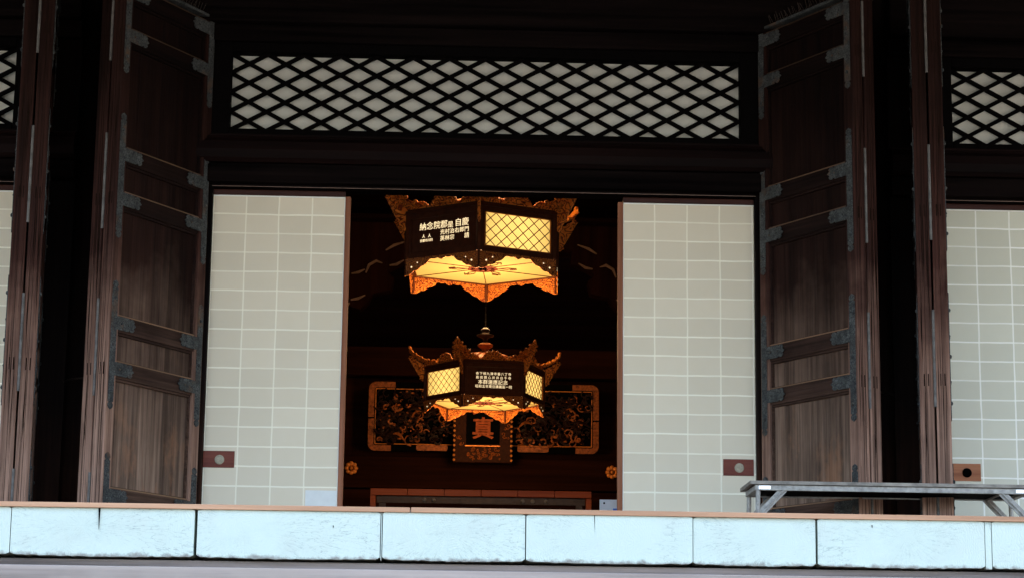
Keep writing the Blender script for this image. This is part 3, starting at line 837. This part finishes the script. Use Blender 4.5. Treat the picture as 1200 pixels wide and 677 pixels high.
    # roof rim, clouds, corner leaves, dome
    rim = MB(); 
    for r0, z0, z1 in ((RR + .028, H + .001, H + .022), (RR + .01, H + .0225, H + .036)):
        rim.prism([(r0 * math.sin(R(60*k)), -r0 * math.cos(R(60*k))) for k in range(6)], Matrix.Identity(4), z0, z1)
    rim.build('rim', 'bronze', t, .004)
    rim2 = MB().prism([(.5 * math.sin(R(60*k)), -.5 * math.cos(R(60*k))) for k in range(6)], Matrix.Identity(4), H + .037, H + .07)
    rim2.build('upper_step', 'gold', t, .01)
    random.seed(4)
    for k in range(6):
        f, L = faceframe(k); f = f @ Matrix.Translation((0, H + .036, -.01))
        cl = MB()
        for uc, s_ in ((L * .5, 1.05), (L * .17, .6), (L * .83, .6)):
            # a cloud: lobed plate with curled ends and a hole
            n = 40; pts = []
            for i in range(n):
                a = 2*PI*i/n; rr = 1 + .22 * abs(math.sin(2.5 * a + .4))
                pts.append((uc + s_ * .085 * rr * math.cos(a), max(0, s_ * (.034 + .048 * rr * math.sin(a)))))
            cl.prism(pts, f, -.008, .008)
            for hd in (1, -1):
                p_, r_ = spiral((uc + hd * s_ * .05, s_ * .035, .010), f, .03 * s_, 1.3, .008 * s_, 14, PI/2, hd); cl.tube(p_, r_, 6)
                cl.ball(f @ Vector((uc + hd * s_ * .10, s_ * .022, .002)), .022 * s_, 8)
            p_, r_ = spiral((uc, s_ * .075, .010), f, .026 * s_, 1.2, .009 * s_, 12, 0, 1); cl.tube(p_, r_, 6)
            for q in range(7):
                a_ = PI * (q + .5) / 7
                cl.ball(f @ Vector((uc + s_ * .092 * math.cos(a_), s_ * (.03 + .06 * math.sin(a_)), .004)), .019 * s_, 8)
        cl.tube([f @ Vector((.02, .008, .012)), f @ Vector((L - .02, .008, .012))], .009, 6)
        cl.build('cloud_ornament', 'crest', t, smooth=False)
    for k in range(6):
        d = Vector((math.sin(R(60*k)), -math.cos(R(60*k)), 0)); p_ = Vector((-d.y, d.x, 0))
        lf = MB(); rows = []; n = 12
        for i in range(n + 1):
            s_ = i / n
            r_ = RR - .14 + .34 * math.sin(s_ * PI / 2); z = H + .045 + .21 * s_ ** 1.25
            wd = (.115 * (1 - s_) ** .8 + .003) * (1 + .16 * abs(math.sin(s_ * 3 * PI))); th = .008
            c = d * r_ + Vector((0, 0, z))
            tn = (d * (.47 * math.cos(s_ * PI/2)) + Vector((0, 0, .03 + .66 * s_ ** 1.2))).normalized(); nn = tn.cross(p_)
            rows.append([c - p_ * wd, c - p_ * wd * .4 + nn * .018, c + nn * (.03 if i % 2 else .02), c + p_ * wd * .4 + nn * .018, c + p_ * wd, c - nn * th])
        lf.add([q for r__ in rows for q in r__], [(i*6+j, i*6+(j+1) % 6, (i+1)*6+(j+1) % 6, (i+1)*6+j) for i in range(n) for j in range(6)] + [(5,4,3,2,1,0)])
        for i in range(1, n - 1, 2):
            r__ = rows[i]; base = r__[5]; side = (r__[4] - r__[0]).normalized(); along = (rows[i+1][5] - rows[i][5]).normalized()
            fu = frame(base - side.cross(along).normalized() * 0, side, along)
            wd_ = (r__[4] - r__[0]).length / 2
            for hd in (1, -1):
                q_, w_r = spiral((hd * wd_ * .5, 0, 0), fu, wd_ * .42, 1.2, .010, 12, PI/2, hd); lf.tube(q_, w_r, 5)
                lf.ball(r__[2 + hd * 2] + side * hd * .004, .024 * (1 - .5 * i / n), 8)
        # a flaming scroll under the leaf, outside the corner
        fo = frame(d * RR, d, (0, 0, 1))
        for (u, z, r0, tr, st0, hd) in ((.07, H + .03, .045, 1.2, 0, 1), (.13, H + .07, .035, 1.1, 1, 1), (.05, H - .05, .04, 1.2, 0, 1), (.04, H - .12, .028, 1.1, 0, 1), (.18, H + .13, .025, 1, 2, 1)):
            a_, b_ = spiral((u, z, 0), fo, r0, tr, .010, 14, st0, hd); lf.tube(a_, b_, 6, flat=1)
        for q in range(5):
            u = .02 + .028 * q; z = H - .10 + .045 * q
            lf.tube([fo @ Vector((u * .6, z - .02, 0)), fo @ Vector((u + .03, z, .0)), fo @ Vector((u + .075, z + .045, .0))], [.012, .014, .002], 6)
        lf.prism([(0, H - .15), (.035, H - .12), (.07, H - .06), (.12, H), (.17, H + .08), (.15, H + .12), (.06, H + .06), (0, H + .04)], fo, -.006, .006)
        lf.build('corner_leaf', 'crest', t)
    dm = MB().lathe([(.34, H + .07), (.33, H + .10), (.25, H + .15), (.17, H + .185), (.10, H + .20), (.045, H + .215), (.035, H + .25), (.06, H + .27), (.085, H + .285), (.09, H + .30), (.06, H + .32), (.03, H + .33)], n=36)
    for k in range(12):
        a = 2*PI*k/12
        dm.tube([(.33*math.cos(a), .33*math.sin(a), H + .10), (.25*math.cos(a), .25*math.sin(a), H + .158), (.12*math.cos(a), .12*math.sin(a), H + .205)], [.02, .022, .006], 6)
    dm.build('dome', 'dullgold', t, smooth=True)
    MB().lathe([(.02, H + .33), (.035, H + .38), (.095, H + .40), (.10, H + .415), (.04, H + .43), (.05, H + .46), (.06, H + .47), (.02, H + .50)], n=24).build('finial', 'bronze2', t, smooth=True)
    ch = MB(); z = H + .50; top = 7.0 - loc[2]
    while z < top:
        m3 = (z * 100) % 2
        ch.tube([(0, 0, z), (0, 0, min(top, z + .08))], .007, 6); z += .08
        ch.ball((0, 0, z), .011, 6)
    ch.build('hanging_rod', 'lattice', t)
    # unseen point lights added above and below the lantern to brighten the gilding
    for nm, z, e in (('fill_above', H + .50, 3.5), ('fill_below', -.55, 6.5)):
        ld = bpy.data.lights.new(nm, 'POINT'); ld.energy = e; ld.color = (1, .55, .22); ld.shadow_soft_size = .2
        lo = bpy.data.objects.new(nm, ld); COL.objects.link(lo); lo.parent = t; lo.location = (0, 0, z)
    return t
lantern('upper nearer lantern with a corner towards the viewer and letters on its left board', (.304, 3.0, 3.575), R(-3.7), 0)
lantern('lower rear lantern, letter board facing front between two lit lattice windows', (.475, 10.2, 3.545), R(38), 1)

# ------------------------------------------------------------------ carved panel behind the rear lantern
random.seed(21)
cp = thing('carved_panel', 'dark carved relief panel with gilt rounded corner mounts behind the rear lantern', 'carving', (.505, 12.05, 3.21))
W2, HH = 1.395, .84
def rrect(w, h, r, n=6, inset=0):
    pts = []
    for cx_, cz_, a0 in ((w - r, r, -90), (w - r, h - r, 0), (-w + r, h - r, 90), (-w + r, r, 180)):
        for i in range(n + 1):
            a = R(a0 + 90 * i / n); pts.append((cx_ + (r - inset) * math.cos(a), cz_ + (r - inset) * math.sin(a)))
    return pts
MB().prism(rrect(W2, HH, .09), XZ, -.04, 0).build('backboard', 'black', cp)
# outer black frame and thin gilt line
ln = MB(); pts = [(u, -.012, z) for u, z in rrect(W2, HH, .09, 6, .085)]
for a, b in zip(pts, pts[1:] + pts[:1]):
    ln.tube([a, b], .006, 5)
ln.build('gilt_line', 'gold', cp)
for sx_ in (-1, 1):
    for top in (0, 1):
        o1 = rrect(W2, HH, .09)
        q = 7
        m = MB()
        # an L-shaped mount that follows the rounded corner
        n = 8; zc = HH - .09 if top else .09; sgz = 1 if top else -1
        outer = [(sx_ * (W2 - .09 + .09 * math.sin(R(90 * i / n))), zc + sgz * .09 * math.cos(R(90 * i / n))) for i in range(n + 1)]
        inn = [(sx_ * (W2 - .09 + .022 * math.sin(R(90 * i / n))), zc + sgz * .022 * math.cos(R(90 * i / n))) for i in range(n + 1)]
        hl, vl = (.28, .30) if not top else (.32, .34)
        outer = [(sx_ * (W2 - hl), zc + sgz * .09)] + outer + [(sx_ * W2, zc - sgz * vl)]
        inn = [(sx_ * (W2 - hl), zc + sgz * .022)] + inn + [(sx_ * (W2 - .068), zc - sgz * vl)]
        k = len(outer)
        vs = [(u, -.004, z) for u, z in outer] + [(u, -.004, z) for u, z in inn] + [(u, -.014, z) for u, z in outer] + [(u, -.014, z) for u, z in inn]
        fs = []
        for i in range(k - 1): fs += [(i, i+1, k+i+1, k+i), (2*k+i, 3*k+i, 3*k+i+1, 2*k+i+1), (i, 2*k+i, 2*k+i+1, i+1), (k+i, k+i+1, 3*k+i+1, 3*k+i)]
        fs += [(0, k, 3*k, 2*k), (k-1, 3*k-1, 4*k-1, 2*k-1)]
        m.add(vs, fs).build('corner_mount', 'mount', cp)
for u in (-.62, .60):
    m = MB().prism([(u + .19*c_, .045 + .035*s_) for c_, s_ in ((-1, -.6), (-.9, -1), (.9, -1), (1, -.6), (1, .6), (.9, 1), (-.9, 1), (-1, .6))], XZ, .002, .016)
    m.build('edge_mount', 'mount', cp)
rel = MB(); rg = MB()
for i in range(420):
    u = random.uniform(-W2 + .13, W2 - .13); z = random.uniform(.12, HH - .12)
    g = rel if random.random() < .72 else rg
    f = Matrix.Translation((u, -.01 - random.random() * .05, z)) @ Matrix.Rotation(random.uniform(0, 6.28), 4, 'Y') @ XZ
    p_, r_ = spiral((0, 0, 0), f, random.uniform(.03, .085), random.uniform(.4, 1.1), random.uniform(.007, .018), 12, 0, random.choice((1, -1)))
    g.tube(p_, r_, 5)
for i in range(26):   # long sweeping branches and wing shapes
    u = random.uniform(-W2 + .2, W2 - .35); z = random.uniform(.18, HH - .25); L = random.uniform(.14, .32); a = random.uniform(-.7, .5)
    pts = [(u + L * s_ / 6 , -.06 - .02 * math.sin(s_), z + L * math.sin(a) * s_ / 6 + .05 * math.sin(s_ * PI / 6)) for s_ in range(7)]
    (rg if i % 3 == 0 else rel).tube(pts, [.005, .012, .018, .02, .016, .01, .002], 6)
for i in range(420):
    u = random.uniform(-W2 + .12, W2 - .12); z = random.uniform(.11, HH - .11); r0 = random.uniform(.008, .022)
    (rel if i % 5 else rg).ball((u, -.015 - random.random() * .05, z), r0, 6, (random.uniform(.6, 1.6), .8, random.uniform(.5, 1.1)))
rel.build('relief', 'carve', cp)
rg.build('gilded_relief', 'dullgold', cp)

# ------------------------------------------------------------------ name plaque
pq = thing('name_plaque', 'black plaque with gilt characters in a carved beaded frame under the rear lantern', 'plaque', (.492, 11.75, 3.05))
pq.rotation_euler.x = R(6)
MB().box(-.352, .352, 0, .04, 0, .98).build('frame', 'carve2', pq, .01)
MB().box(-.2, .2, -.006, -.001, .22, .9).build('field', 'black', pq)
c_ = MB(); random.seed(8)
for i in range(70):
    u = random.uniform(-.21, .21); z = random.uniform(.04, .17)
    if i % 2: u, z = random.choice((-1, 1)) * random.uniform(.23, .31), random.uniform(.2, .92)
    f = Matrix.Translation((u, -.006, z)) @ Matrix.Rotation(random.uniform(0, 6.28), 4, 'Y') @ XZ
    p_, r_ = spiral((0, 0, 0), f, random.uniform(.012, .03), 1, .006, 9, 0, random.choice((1, -1))); c_.tube(p_, r_, 4)
c_.build('frame_carving', 'dullgold', pq)
b_ = MB()
for s_ in (-1, 1):
    for i in range(17): b_.ball((s_ * .342, -.008, .03 + .058 * i), .016, 8)
b_.box(-.21, .21, -.012, -.001, .195, .205)
b_.build('beading', 'gold', pq)
bm = bmesh.new()
text_into(bm, '真', .27, -.135, .31, frame((0, -.012, 0), (1, 0, 0), (0, 0, 1)), .004, .02)
text_into(bm, '見', .27, -.135, .60, frame((0, -.012, 0), (1, 0, 0), (0, 0, 1)), .004, .02)
bm_obj(bm, 'lettering', 'dimgold', pq)

# ------------------------------------------------------------------ gilt rosettes on the inner beam
def rosette(x, label):
    t = thing('beam_rosette', label, 'rosette', (x, 12.19, 3.01), 0, 'gilt flower rosettes on the inner beam')
    m = MB()
    for k in range(8):
        a = PI * k / 4; m.ball((.055 * math.cos(a), -.012, .055 * math.sin(a)), .028, 10, (1, .5, 1))
    m.build('petals', 'gold', t, smooth=True)
    MB().ball((0, -.025, 0), .024, 10).build('boss', 'gold', t, smooth=True)
rosette(-1.085, 'gilt flower rosette showing at the left edge of the opening')
rosette(2.075, 'gilt flower rosette half hidden at the right edge of the opening')

# ------------------------------------------------------------------ carved beam noses either side of the front lantern
def nose(sg, x, label):
    t = thing('bracket_arm', label, 'bracket', (x, 6.9, 4.0), 0, 'carved bracket arms with pale painted edges')
    prof = [(0, -.02), (.12, -.06), (.20, .02), (.24, .10), (.42, .14), (.45, .26), (.38, .33), (.46, .38), (.62, .44), (.60, .56), (.76, .62), (.84, .70), (.80, .82), (0, .82)]
    f = frame((0, 0, 0), (sg, 0, 0), (0, 0, 1))
    MB().prism([(u - .1, v) for u, v in prof], f, -.09, .09).build('arm', 'innerpost', t, .01)
    e = MB()
    for pl in ([(.03, .03), (.10, .045), (.17, .08)], [(.17, .30), (.20, .38), (.27, .42), (.33, .40)], [(.03, .29), (.10, .305), (.16, .335)], [(.40, .38), (.47, .39), (.54, .435)], [(.36, .53), (.44, .58), (.55, .62)], [(.02, .0), (.0, -.02), (-.08, -.04)]):
        pts = [(sg * (u - .1), -.125, v) for u, v in pl]
        MB().tube(pts, [.008] + [.016] * (len(pts) - 2) + [.006], 6, flat=.5).build('painted_edge', 'pale', t)
nose(1, -.84, 'carved bracket arm with pale painted edges left of the front lantern')
nose(-1, 1.75, 'carved bracket arm with pale painted edges right of the front lantern')

# ------------------------------------------------------------------ wide chest / altar front low in the opening
ct = thing('offering_chest', 'wide orange-brown wooden chest with dark iron strap low in the opening', 'chest', (.36, 5.3, FLOOR))
cw, chh = .985, 1.29
MB().box(-cw + .05, cw - .05, .02, .7, 0, chh - .06).build('body', 'inner', ct)
fr_ = MB().box(-cw, -cw + .05, -.02, .72, 0, chh - .061).box(cw - .05, cw, -.02, .72, 0, chh - .061)
for i in range(6):
    a = -cw + 2 * cw * i / 6; fr_.box(a + .002, a + 2 * cw / 6 - .002, -.03, .73, chh - .06, chh)
fr_.build('top_frame', 'chest', ct, .004)
MB().box(-cw + .055, cw - .055, -.005, .019, chh - .125, chh - .062).build('iron_strap', 'bronze2', ct, .002)
MB().box(-cw + .052, cw - .052, -.004, .018, .25, chh - .127).build('front_boards', 'inner', ct)
for u in (-.50, -.42, .37, .46, .58):
    MB().lathe([(.02, 0), (.016, .012), (.004, .016)], (u, -.006, chh - .095), 12, Matrix.Rotation(R(90), 3, 'X')).build('stud', 'hinge', ct)
for s_ in (-1, 1):
    MB().box(s_ * (cw - .11) - .03, s_ * (cw - .11) + .03, -.012, -.0055, .5, chh - .126).build('corner_strap', 'bronze2', ct)

# ------------------------------------------------------------------ small notice board
nb = thing('notice_board', 'small white notice board with a blue print at the foot of the right screen', 'sign', (1.20, .62, FLOOR))
MB().box(-.125, .125, -.008, .008, .50, .745).build('board', 'board', nb, .003)
MB().box(-.035, .12, -.011, -.0085, .56, .685).build('blue_print', 'blue', nb)
MB().lathe([(.007, 0), (.007, .003)], (-.095, -.0085, .72), 10, Matrix.Rotation(R(90), 3, 'X')).build('screw', 'black', nb)
MB().tube([(0, .012, .02), (0, .012, .6)], .012, 8).lathe([(.11, 0), (.11, .015), (.02, .03)]).build('stand', 'steel', nb)
